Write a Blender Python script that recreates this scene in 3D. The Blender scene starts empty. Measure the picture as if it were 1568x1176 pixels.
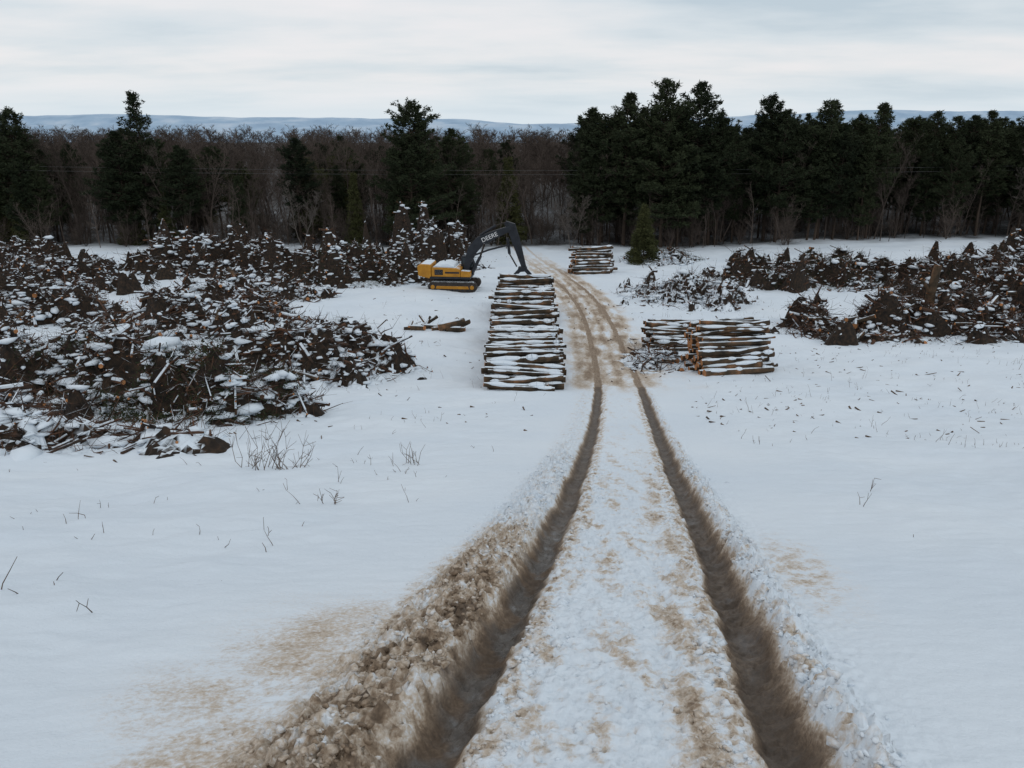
import bpy, math, random
import numpy as np
from mathutils import Vector, Matrix
R = np.random.RandomState(7); random.seed(7)
S = bpy.context.scene
CAMZ = 17.0

# ------------------------------------------------------------ noise
_rs = np.random.RandomState(3)
_perm = _rs.permutation(4096)
_ang = _rs.rand(4096)*2*np.pi
def pn(x, y, seed=0):
    x = np.asarray(x, float); y = np.asarray(y, float)
    xi = np.floor(x).astype(np.int64); yi = np.floor(y).astype(np.int64)
    xf = x-xi; yf = y-yi
    def g(ix, iy, dx, dy):
        a = _ang[_perm[(_perm[(ix+seed*57) & 4095]+iy) & 4095]]
        return np.cos(a)*dx+np.sin(a)*dy
    u = xf*xf*xf*(xf*(xf*6-15)+10); v = yf*yf*yf*(yf*(yf*6-15)+10)
    a = g(xi, yi, xf, yf); b = g(xi+1, yi, xf-1, yf)
    c = g(xi, yi+1, xf, yf-1); d = g(xi+1, yi+1, xf-1, yf-1)
    return (a+(b-a)*u+(c-a)*v+(a-b-c+d)*u*v)*1.4
def fbm(x, y, o=4, seed=0):
    s = 0; a = 1.0; t = 0
    for i in range(o):
        s = s+a*pn(x*2**i+i*13.7, y*2**i-i*7.3, seed+i); t += a; a *= .5
    return s/t*1.3
def sst(a, b, x):
    t = np.clip((x-a)/(b-a), 0, 1); return t*t*(3-2*t)

# ------------------------------------------------------------ terrain
def smooth_table(pts, lo, hi):
    ss = np.linspace(math.log(lo+40), math.log(hi+40), 4000)
    yy = np.exp(ss)-40
    v = np.interp(yy, [p[0] for p in pts], [p[1] for p in pts])
    k = np.exp(-np.linspace(-2.5, 2.5, 61)**2); k /= k.sum()
    vp = np.pad(v, 30, mode='edge'); v2 = np.convolve(vp, k, 'valid')
    return yy, v2
Dp = [(-39, -9), (-30, -7), (0, 2.05), (3.2, 3.05), (5, 3.62), (7.4, 4.40), (11.3, 5.6), (15.9, 6.95), (23.5, 8.95), (34, 11.2), (45, 12.75),
      (55, 13.65), (65, 14.3), (75, 14.9), (100, 16), (125, 16.9), (160, 17.6), (300, 20), (600, 26), (1500, 90), (3000, 110), (14000, 115)]
Rp = [(-39, -6.5), (0, 0.0), (3.2, .50), (7.4, 1.24), (11.3, 1.84), (15.9, 2.52), (23.5, 3.6), (33, 4.8), (42, 5.6), (55, 6.4), (65, 6.6), (75, 6.2),
      (87, 4.8), (100, 2.8), (110, 1.5), (125, .3), (160, -2), (300, -5), (14000, -5)]
DY, DV = smooth_table(Dp, -39, 14000)
RY, RV = smooth_table(Rp, -39, 14000)
def Df(y): return np.interp(y, DY, DV)
def road(y): return np.interp(y, RY, RV)
GA = .95
def base_z(x, y):
    x = np.asarray(x, float); y = np.asarray(y, float)
    z = CAMZ-Df(y)
    far = 1/(1+(np.maximum(y, 0)/400)**2)
    w = x-road(y)
    aw = np.abs(w)
    off = sst(1.5, 9, aw)
    z = z+off*(.42*fbm(x/17, y/17, 3, 5)+.24*fbm(x/3.3, y/3.3, 4, 9))*far+.055*sst(1.8, 4, aw)*fbm(x/.9, y/.9, 3, 12)*far
    z = z+sst(20, 70, x)*sst(40, 110, y)*1.5*far
    return z
def ground(x, y, full=False):
    x = np.asarray(x, float); y = np.asarray(y, float)
    w = x-road(y)
    z = base_z(x, y)
    wob = .05*pn(y/1.7, y*0+3, 21)+.035*pn(y/.5, y*0, 22)
    wob2 = .05*pn(y/1.9, y*0+9, 23)+.035*pn(y/.55, y*0, 24)
    crum = .05*fbm(x*4, y*4, 3, 26)
    ww = w+np.where(w < 0, wob, wob2)
    aw = np.abs(ww)
    nearf = 1-sst(29, 37, y)
    rutw = .172+.02*pn(y/.8, y*0+5, 25)
    rr_ = np.clip((np.abs(aw-GA)+crum)/rutw, 0, 6)
    rutm = np.exp(-rr_**3.2)
    depth = .19*nearf+.03*(1-nearf)
    fade = 1-sst(100, 116, y)
    z = z-depth*rutm*fade
    lump = np.abs(fbm(x*7.5, y*7.5, 4, 31))
    lump2 = fbm(x*16, y*14, 3, 35)
    big = fbm(x*1.4, y*1.2, 3, 36)
    lb = np.exp(-((ww+1.42)/.34)**2)*(ww < -.9)
    rb = np.exp(-((ww-1.24)/.16)**2)*(ww > .9)
    nearb = 1-sst(9, 22, y)
    z = z+nearf*(lb*(.03+.08*nearb)*(1+1.1*big)+rb*(.045+.05*nearb)*(1+1.5*big))*(1-rutm)
    churn = nearf*np.clip(lb*1.3*(.35+nearb)+rb*1.3*(.5+nearb)+.42*(aw < GA)*(.35+.65*nearb)+.25*np.exp(-((aw-1.3)/.6)**2)*nearb, 0, 1)
    far_ch = (1-nearf)*np.exp(-(w/2.6)**4)*fade
    z = z+churn*(1-rutm)*(.16*(lump-.15)+.06*lump2)
    z = z+rutm**2*nearf*(.035*lump2+.03*(sst(-.1, .1, pn(y*3.2, x*3, 38))-.5)*(w > 0)*nearb)
    z = z-.03*np.exp(-((ww-.32)/.10)**4)*nearb*(1+big)
    z = z+far_ch*(.12*fbm(x*1.3, y*.8, 3, 40))-far_ch*.05
    z = z+.012*fbm(x*2.2, y*5, 3, 50)*(y < 60)
    if not full: return z
    st = fbm(x*3.4, y*.8, 4, 61); sp = fbm(x*6, y*5, 4, 62); spf = fbm(x*17, y*15, 2, 63); sp3 = fbm(x*2.1, y*1.6, 3, 64)
    rutedge = np.exp(-np.clip((np.abs(aw-GA)+crum)/(rutw*1.08), 0, 6)**6)
    mud = rutedge*(.86+.10*sp+.14*sp3)
    lbm = np.exp(-(np.clip(np.abs(ww+1.40)/.52, 0, 5))**3)*(ww < -.8)
    mud = np.maximum(mud, nearf*(1-sst(6.3, 11, y))*lbm*(.50+.45*sp+.35*spf+.4*sp3))
    mud = np.maximum(mud, nearf*lbm*(.12+.45*sp)*.6)
    sm = np.exp(-((ww+2.2-(.14*(5-y)))/(.85))**2)*(1-sst(4.2, 7.2, y))*(ww < 0)
    mud = np.maximum(mud, sm*(.26+.35*fbm(x*1.1, y*1.3, 4, 66)+.14*spf))
    sm2 = np.exp(-((ww-1.75)/.42)**2)*np.exp(-((y-7.0)/1.5)**2)
    mud = np.maximum(mud, sm2*(.22+.3*sp+.12*spf))
    rbm = np.exp(-((ww-1.22)/.17)**2)*(ww > .8)
    mud = np.maximum(mud, nearf*rbm*(.08+.5*sp+.25*spf))
    cen = (aw < GA)*nearf
    mud = np.maximum(mud, cen*(.05+.45*st+.3*sp+.15*spf)*(.45+.55*nearb))
    mud = np.maximum(mud, cen*np.exp(-((ww-.45)/.2)**2)*(.22+.45*st+.25*sp+.2*spf)*nearb)
    mud = np.maximum(mud, cen*np.exp(-((aw-.68)/.12)**2)*(.25+.5*sp+.3*spf))
    roadm = (1-nearf)*np.exp(-((w+.1)/2.7)**4)*fade
    tr = sum(np.exp(-((w-c+.25*pn(y/6, y*0+c, 95))/.26)**2) for c in (-1.9, -1.3, -.65, .05, .75, 1.4, 2.0))
    mud = np.maximum(mud, roadm*(.22+.24*np.clip(tr, 0, 1)+.5*fbm(x*.9, y*.35, 4, 70)+.2*sp))
    land = np.exp(-((w-.5)/4.5)**2)*np.exp(-((y-45)/12)**2)
    mud = np.maximum(mud, land*(.08+.6*fbm(x*.9, y*.5, 4, 72)))
    mud = np.where(y > 34, np.minimum(mud, .62+.15*spf), mud)*(1-.6*sst(75, 105, y))
    wet = rutm*(w < 0)*(1-sst(8, 14, y))*sst(-.15, .2, fbm(x*3, y*1.6, 3, 80)+.14)
    wet = np.maximum(wet, rutm*(y > 9)*nearf*.45)
    wet = np.maximum(wet, rutm*(w > 0)*nearf*.35)
    litter_shade = sst(111, 121, y+5*fbm(x/7, y/5, 3, 90))*(.93+.35*fbm(x/4, y/10, 3, 91))  # leaf litter mask, also painting in the dark under the dense trees
    litter_shade = np.where(y > 190, .97, litter_shade)
    return z, np.clip(mud, 0, 1), np.clip(wet, 0, 1), np.clip(litter_shade, 0, 1)
def gz(x, y): return float(base_z(x, y))

# ------------------------------------------------------------ mesh helper
def make_obj(name, V, faces, mats, mi=None, smooth=False, parent=None, attrs=None, link=True):
    me = bpy.data.meshes.new(name)
    V = np.asarray(V, np.float32)
    tot = sum(len(f) for f in faces)
    loops = np.concatenate([np.asarray(f, np.int32).ravel() for f in faces if len(f)])
    cnt = np.concatenate([np.full(len(f), f.shape[1], np.int32) for f in faces if len(f)])
    start = np.concatenate([[0], np.cumsum(cnt)[:-1]]).astype(np.int32)
    me.vertices.add(len(V)); me.vertices.foreach_set('co', V.ravel())
    me.loops.add(len(loops)); me.loops.foreach_set('vertex_index', loops)
    me.polygons.add(tot); me.polygons.foreach_set('loop_start', start)
    me.polygons.foreach_set('loop_total', cnt)
    for m in mats: me.materials.append(m)
    if mi is not None:
        idx = np.concatenate([(np.full(len(f), m, np.int32) if np.isscalar(m) else np.asarray(m, np.int32)) for f, m in zip(faces, mi) if len(f)])
        me.polygons.foreach_set('material_index', idx)
    me.update(calc_edges=True)
    me.polygons.foreach_set('use_smooth', np.full(tot, smooth, bool))
    if attrs is not None:
        ca = me.color_attributes.new('masks', 'FLOAT_COLOR', 'POINT')
        ca.data.foreach_set('color', attrs.astype(np.float32).ravel())
    me.validate()
    if not link: return me
    o = bpy.data.objects.new(name, me); S.collection.objects.link(o)
    if parent: o.parent = parent
    return o

def prisms(P0, P1, R0, R1, n=5, caps=False, rot=True):
    P0 = np.asarray(P0, float); P1 = np.asarray(P1, float)
    N = len(P0); R0 = np.broadcast_to(R0, N); R1 = np.broadcast_to(R1, N)
    d = P1-P0; d = d/np.maximum(np.linalg.norm(d, axis=1, keepdims=True), 1e-9)
    up = np.tile([0, 0, 1.], (N, 1)); up[np.abs(d[:, 2]) > .95] = [1, 0, 0]
    a = np.cross(d, up); a /= np.linalg.norm(a, axis=1, keepdims=True); b = np.cross(a, d)
    th = np.arange(n)*2*np.pi/n+(.3 if rot else 0)
    ring = np.cos(th)[None, :, None]*a[:, None, :]+np.sin(th)[None, :, None]*b[:, None, :]
    V = np.concatenate([P0[:, None]+ring*R0[:, None, None], P1[:, None]+ring*R1[:, None, None]], 1)
    base = (np.arange(N)*2*n)[:, None]
    i = np.arange(n); j = (i+1) % n
    q = np.stack([base+i, base+j, base+n+j, base+n+i], -1).reshape(-1, 4)
    if not caps: return V.reshape(-1, 3), q
    c0 = base+i[::-1][None]; c1 = base+n+i[None]
    return V.reshape(-1, 3), q, np.concatenate([c0, c1], 0)

_t = (1+5**.5)/2
ICO_V = np.array([(-1, _t, 0), (1, _t, 0), (-1, -_t, 0), (1, -_t, 0), (0, -1, _t), (0, 1, _t), (0, -1, -_t), (0, 1, -_t), (_t, 0, -1), (_t, 0, 1), (-_t, 0, -1), (-_t, 0, 1)])/1.902
ICO_F = np.array([(0, 11, 5), (0, 5, 1), (0, 1, 7), (0, 7, 10), (0, 10, 11), (1, 5, 9), (5, 11, 4), (11, 10, 2), (10, 7, 6), (7, 1, 8), (3, 9, 4), (3, 4, 2), (3, 2, 6), (3, 6, 8), (3, 8, 9), (4, 9, 5), (2, 4, 11), (6, 2, 10), (8, 6, 7), (9, 8, 1)])
def lumps(C, sx, sy, sz, az, rs, jit=.16):
    N = len(C); J = 1+rs.normal(0, jit, (N, 12, 1)); v = ICO_V[None]*J
    v = v*np.stack([sx, sy, sz], -1)[:, None, :]
    ca, sa = np.cos(az)[:, None], np.sin(az)[:, None]
    x = v[..., 0]*ca-v[..., 1]*sa; y = v[..., 0]*sa+v[..., 1]*ca
    V = np.stack([x, y, v[..., 2]], -1)+C[:, None]
    F = (ICO_F[None]+(np.arange(N)*12)[:, None, None]).reshape(-1, 3)
    return V.reshape(-1, 3), F

def merge(parts):
    off = 0; Vs = []; F = []; M = []
    for V, fl in parts:
        Vs.append(V)
        for f, m in fl:
            if len(f): F.append(np.asarray(f)+off); M.append(m)
        off += len(V)
    return np.concatenate(Vs), F, M

# ------------------------------------------------------------ materials
def newmat(name):
    m = bpy.data.materials.new(name); m.use_nodes = True
    nt = m.node_tree; b = nt.nodes['Principled BSDF']
    return m, nt, b
def nd(nt, t, **k):
    n = nt.nodes.new(t)
    for a, v in k.items(): setattr(n, a, v)
    return n
def noise(nt, scale, detail=4, vec=None, rough=.55):
    n = nd(nt, 'ShaderNodeTexNoise'); n.inputs['Scale'].default_value = scale
    n.inputs['Detail'].default_value = detail; n.inputs['Roughness'].default_value = rough
    if vec is None:
        tc = nd(nt, 'ShaderNodeNewGeometry'); vec = tc.outputs['Position']
    nt.links.new(vec, n.inputs['Vector']); return n.outputs['Fac']
def ramp(nt, fac, stops):
    r = nd(nt, 'ShaderNodeValToRGB'); e = r.color_ramp.elements
    while len(e) < len(stops): e.new(.5)
    for el, (p, c) in zip(e, stops):
        el.position = p; el.color = (c[0], c[1], c[2], 1) if not np.isscalar(c) else (c, c, c, 1)
    nt.links.new(fac, r.inputs['Fac']); return r.outputs['Color']
def mix(nt, f, a, b):
    m = nd(nt, 'ShaderNodeMix', data_type='RGBA')
    def put(s, v):
        if isinstance(v, bpy.types.NodeSocket): nt.links.new(v, s)
        elif np.isscalar(v): s.default_value = v
        else: s.default_value = (v[0], v[1], v[2], 1)
    put(m.inputs['Factor'], f); put(m.inputs['A'], a); put(m.inputs['B'], b)
    return m.outputs['Result']
def math_(nt, op, a, b=None, c=None, clamp=False):
    m = nd(nt, 'ShaderNodeMath', operation=op); m.use_clamp = clamp
    for s, v in zip(m.inputs, (a, b, c)):
        if v is None: continue
        if np.isscalar(v): s.default_value = v
        else: nt.links.new(v, s)
    return m.outputs[0]
def bump(nt, b, h, st=.3, dist=.05):
    n = nd(nt, 'ShaderNodeBump'); n.inputs['Strength'].default_value = st; n.inputs['Distance'].default_value = dist
    nt.links.new(h, n.inputs['Height']); nt.links.new(n.outputs[0], b.inputs['Normal'])
SNOW = (.645, .71, .77)
SNOWR = [(.3, (.61, .68, .75)), (.7, (.67, .73, .785))]
def upz(nt):
    g = nd(nt, 'ShaderNodeNewGeometry'); s = nd(nt, 'ShaderNodeSeparateXYZ')
    nt.links.new(g.outputs['Normal'], s.inputs[0]); return s.outputs['Z']
def snowmix(nt, col, lo, hi, nscale=2.5, namp=.8, vec=None):
    n = noise(nt, nscale, 3, vec)
    v = math_(nt, 'ADD', upz(nt), math_(nt, 'MULTIPLY', math_(nt, 'SUBTRACT', n, .5), namp))
    mr = nd(nt, 'ShaderNodeMapRange'); mr.inputs['From Min'].default_value = lo; mr.inputs['From Max'].default_value = hi
    nt.links.new(v, mr.inputs['Value'])
    return mix(nt, mr.outputs[0], col, SNOW), mr.outputs[0]
MUDR = [(0.0, SNOW), (.12, (.64, .67, .70)), (.33, (.49, .42, .345)), (.58, (.265, .197, .138)), (.82, (.125, .088, .060)), (1.0, (.070, .051, .037))]
def m_ground():
    m, nt, b = newmat('snow_ground')
    at = nd(nt, 'ShaderNodeVertexColor', layer_name='masks'); sp = nd(nt, 'ShaderNodeSeparateColor')
    nt.links.new(at.outputs['Color'], sp.inputs[0])
    big = noise(nt, .25, 4); fine = noise(nt, 30, 5, rough=.6); mid = noise(nt, 4, 6, rough=.6); crumb = noise(nt, 75, 4, rough=.7)
    snow = ramp(nt, big, SNOWR)
    am = math_(nt, 'MULTIPLY', math_(nt, 'MINIMUM', math_(nt, 'MULTIPLY', sp.outputs[0], 2.4), 1), math_(nt, 'SUBTRACT', 1.45, math_(nt, 'MULTIPLY', sp.outputs[0], 1.1)))
    mudv = math_(nt, 'ADD', sp.outputs[0], math_(nt, 'MULTIPLY', math_(nt, 'SUBTRACT', fine, .5), am), clamp=True)
    mudv = math_(nt, 'ADD', mudv, math_(nt, 'MULTIPLY', math_(nt, 'SUBTRACT', crumb, .5), math_(nt, 'MULTIPLY', am, .4)), clamp=True)
    mudc = ramp(nt, mudv, MUDR)
    gate = nd(nt, 'ShaderNodeMapRange'); gate.inputs['From Max'].default_value = .15
    nt.links.new(mudv, gate.inputs['Value'])
    c = mix(nt, gate.outputs[0], snow, mudc)
    wetc = ramp(nt, mid, [(.35, (.050, .042, .036)), (.55, (.11, .10, .09)), (.75, (.31, .33, .35))])
    c = mix(nt, math_(nt, 'MULTIPLY', sp.outputs[1], .85), c, wetc)
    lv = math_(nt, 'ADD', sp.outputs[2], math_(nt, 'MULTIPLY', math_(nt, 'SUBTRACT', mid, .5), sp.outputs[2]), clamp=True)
    c = mix(nt, lv, c, (.022, .018, .015))  # near-black litter tone with forest-floor shade put into the colour
    nt.links.new(c, b.inputs['Base Color'])
    r = math_(nt, 'SUBTRACT', .8, math_(nt, 'MULTIPLY', sp.outputs[1], .65)); nt.links.new(r, b.inputs['Roughness'])
    b.inputs['Specular IOR Level'].default_value = .3
    h = math_(nt, 'ADD', math_(nt, 'MULTIPLY', fine, .4), mid); h = math_(nt, 'ADD', h, math_(nt, 'MULTIPLY', crumb, math_(nt, 'MULTIPLY', sp.outputs[0], .35)))
    bump(nt, b, h, .55, .04)
    return m
def m_simple(name, stops, scale=6, rough=.8, snow=None, bs=.3, metal=0, detail=4):
    m, nt, b = newmat(name)
    f = noise(nt, scale, detail); c = ramp(nt, f, stops)
    if snow: c, _ = snowmix(nt, c, *snow)
    nt.links.new(c, b.inputs['Base Color']); b.inputs['Roughness'].default_value = rough
    b.inputs['Metallic'].default_value = metal; b.inputs['Specular IOR Level'].default_value = .3
    if bs: bump(nt, b, noise(nt, scale*5, 4), bs, .02)
    return m
def m_tree(name, a, bb, scale=.8):
    m, nt, b = newmat(name)
    tc = nd(nt, 'ShaderNodeTexCoord'); f = noise(nt, scale, 3, tc.outputs['Object'])
    oi = nd(nt, 'ShaderNodeObjectInfo')
    v = math_(nt, 'ADD', math_(nt, 'MULTIPLY', f, .7), math_(nt, 'MULTIPLY', oi.outputs['Random'], .5))
    c = ramp(nt, v, [(.3, a), (.8, bb)])
    nt.links.new(c, b.inputs['Base Color']); b.inputs['Roughness'].default_value = .9; b.inputs['Specular IOR Level'].default_value = .1
    return m
M_GROUND = m_ground()
M_SNOW = m_simple('snow', SNOWR, 3, .8, bs=.2)
DARKR = [(.3, (.008, .007, .006)), (.55, (.028, .019, .013)), (.75, (.060, .035, .021))]
M_BRUSH = m_simple('brush_mound', DARKR, 5, .9, snow=(.66, .82, 1.2, 1.7))
M_BRUSHD = m_simple('bare_brush_mound', DARKR, 5, .9, snow=(.78, .94, 1.3, 1.6))
M_BRUSHS = m_simple('snowy_brush_mound', DARKR, 5, .9, snow=(.40, .58, 1.7, 1.1))
M_STICK = m_simple('branch_bark', [(.3, (.013, .010, .008)), (.46, (.042, .026, .018)), (.60, (.092, .045, .026)), (.76, (.17, .080, .040))], 1.3, .9, snow=(.90, 1.06, 1.4, 1.3))
M_BARK = m_simple('log_bark', [(.3, (.014, .011, .008)), (.46, (.044, .032, .020)), (.60, (.10, .060, .034)), (.72, (.24, .12, .058))], 1.5, .9, snow=(.80, .95, 2.2, .7))
M_CUT = m_simple('cut_wood', [(.3, (.24, .10, .04)), (.6, (.42, .19, .075)), (.8, (.52, .29, .13))], 5, .8)
M_TWIG = m_simple('dry_stem', [(.3, (.045, .032, .023)), (.7, (.14, .092, .060))], 3, .9, bs=0)
M_NEEDLE = m_tree('pine_needles', (.013, .019, .011), (.034, .043, .022))
M_NEEDLE2 = m_tree('pine_needles_olive', (.028, .036, .015), (.065, .068, .028))
M_PBARK = m_tree('pine_bark', (.030, .023, .018), (.080, .060, .047), 2)
M_BBARK = m_tree('bare_tree_bark', (.034, .027, .023), (.105, .084, .072), .5)
M_LBARK = m_tree('pale_tree_bark', (.07, .060, .053), (.15, .13, .115), .5)
M_HILL = m_simple('haze_painted_hill', [(.35, (.27, .38, .51)), (.5, (.32, .44, .57)), (.68, (.46, .55, .65))], .0035, 1, bs=0, detail=8)  # blue distance haze painted into the hills' base colour

# ------------------------------------------------------------ ground sheet
ys = list(np.linspace(-36, 1.2, 40)); y = 1.2
while y < 150: y += max(.024, .0050*y); ys.append(y)
while y < 13000: y *= 1.055; ys.append(y)
ws = list(np.arange(0, 2.3, .020)); w = ws[-1]
while w < 80: w += max(.020, .0150*w); ws.append(w)
while w < 13000: w *= 1.09; ws.append(w)
ws = np.array(ws); ws = np.concatenate([-ws[:0:-1], ws]); ys = np.array(ys)
WW, YY = np.meshgrid(ws, ys); XX = WW+road(YY)
Z, mud, wet, litter_shade = ground(XX, YY, True)
nr, nc = XX.shape
V = np.stack([XX, YY, Z], -1).reshape(-1, 3)
ii = (np.arange(nr-1)[:, None]*nc+np.arange(nc-1)[None]).ravel()
F = np.stack([ii, ii+1, ii+nc+1, ii+nc], -1)
att = np.stack([mud, wet, litter_shade, np.ones_like(mud)], -1).reshape(-1, 4)
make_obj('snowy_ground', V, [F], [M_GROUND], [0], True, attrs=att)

# crumbs of churned snow and slush thrown out of the ruts; stained like the ground they lie on
def clods():
    rs = np.random.RandomState(12); N = 19000
    y = 2.2+14*rs.rand(N)**1.5
    k = rs.rand(N)
    w = np.where(k < .50, -1.16-np.abs(rs.normal(0, .34, N)), np.where(k < .72, 1.14+np.abs(rs.normal(0, .15, N)), np.where(k < .97, np.sign(rs.rand(N)-.5)*(.74-np.abs(rs.normal(0, .14, N))), rs.uniform(-.7, .7, N))))
    keep = fbm((road(y)+w)*2.5, y*2.0, 3, 140) > rs.uniform(-.35, .4, N); y = y[keep]; w = w[keep]; N = len(y)
    x = road(y)+w; z, md, wt, lt = ground(x, y, True); s = np.clip(rs.gamma(1.4, .0060, N)+.004, .004, .038)
    C = np.stack([x, y, z-s*.1], -1)
    V, F = lumps(C, s*rs.uniform(.8, 1.9, N), s*rs.uniform(.8, 1.3, N), s*rs.uniform(.5, .8, N), rs.uniform(0, 6.28, N), rs, .26)
    md = np.clip(md*rs.uniform(.7, 1.1, N)+rs.uniform(-.03, .04, N), 0, .85)
    at = np.zeros((N, 12, 4)); at[..., 0] = md[:, None]; at[..., 3] = 1
    make_obj('slush_crumbs', V, [F], [M_GROUND], [0], True, attrs=at.reshape(-1, 4))
clods()

# ------------------------------------------------------------ distant hills
def hills(name, yc, hfun, xs, depth):
    n = 14
    t = np.linspace(0, 1, n)
    X, T = np.meshgrid(xs, t)
    prof = np.sin(T*np.pi*.5)
    Zh = CAMZ-130+(hfun(X)+130)*prof+8*fbm(X/300, T*4, 3, 11)*prof
    Yh = yc+T*depth+0*X
    V = np.stack([X, Yh, Zh], -1).reshape(-1, 3); nc = len(xs)
    ii = (np.arange(n-1)[:, None]*nc+np.arange(nc-1)[None]).ravel()
    make_obj(name, V, [np.stack([ii, ii+1, ii+nc+1, ii+nc], -1)], [M_HILL], [0], True)
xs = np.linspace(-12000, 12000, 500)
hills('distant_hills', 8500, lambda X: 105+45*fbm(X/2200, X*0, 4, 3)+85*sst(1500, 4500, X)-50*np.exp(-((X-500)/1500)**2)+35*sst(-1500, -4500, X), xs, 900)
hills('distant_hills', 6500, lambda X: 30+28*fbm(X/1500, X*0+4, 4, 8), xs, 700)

# ------------------------------------------------------------ bare trees
def bare_tree(H, seed, spread=.38, mat=M_BBARK, levels=3, multi=1, r=None, tw=.012, cnts=(24, 7, 6, 3), lo=.32):
    rs = np.random.RandomState(seed); seg = []
    def grow(p, d, L, r, lev, n):
        p = np.array(p, float); d = np.array(d, float); pts = [p.copy()]
        sl = L/n
        for i in range(n):
            d = d+rs.normal(0, .07+.05*lev, 3); d[2] += .05 if lev else .02; d /= np.linalg.norm(d)
            r0 = r*(1-i/n*.85)+tw*.3; r1 = r*(1-(i+1)/n*.85)+tw*.3
            q = p+d*sl; seg.append((p, q, r0, r1)); p = q; pts.append(p.copy())
        if lev >= levels: return
        for k in range(cnts[lev]):
            f = rs.uniform(lo if lev == 0 else .2, 1.0); i = min(int(f*n), n-1); t = f*n-i
            b = pts[i]*(1-t)+pts[i+1]*t
            az = rs.uniform(0, 2*np.pi); el = rs.uniform(.15, 1.1) if lev == 0 else rs.uniform(-.2, 1.0)
            nd_ = np.array([math.cos(az)*math.cos(el), math.sin(az)*math.cos(el), math.sin(el)])
            if lev: nd_ = nd_*.75+d*.5; nd_ /= np.linalg.norm(nd_)
            LL = (H*spread*(1.15-f*.75) if lev == 0 else L*.48*(1.15-f*.6))*rs.uniform(.6, 1.2)
            grow(b, nd_, LL, max(r*(1-f*.8)*.5, tw), lev+1, [5, 4, 2, 2][lev])
    for m in range(multi):
        a = rs.uniform(0, 6.28); s = .0 if multi == 1 else .3
        grow([0, 0, -.3], [math.cos(a)*s, math.sin(a)*s, 1], H, r or H*.009, 0, 9)
    P0 = np.array([s[0] for s in seg]); P1 = np.array([s[1] for s in seg])
    V, q = prisms(P0, P1, np.array([s[2] for s in seg]), np.array([s[3] for s in seg]), 3)
    return make_obj('bare', V, [q], [mat], [0], link=False)

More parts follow.
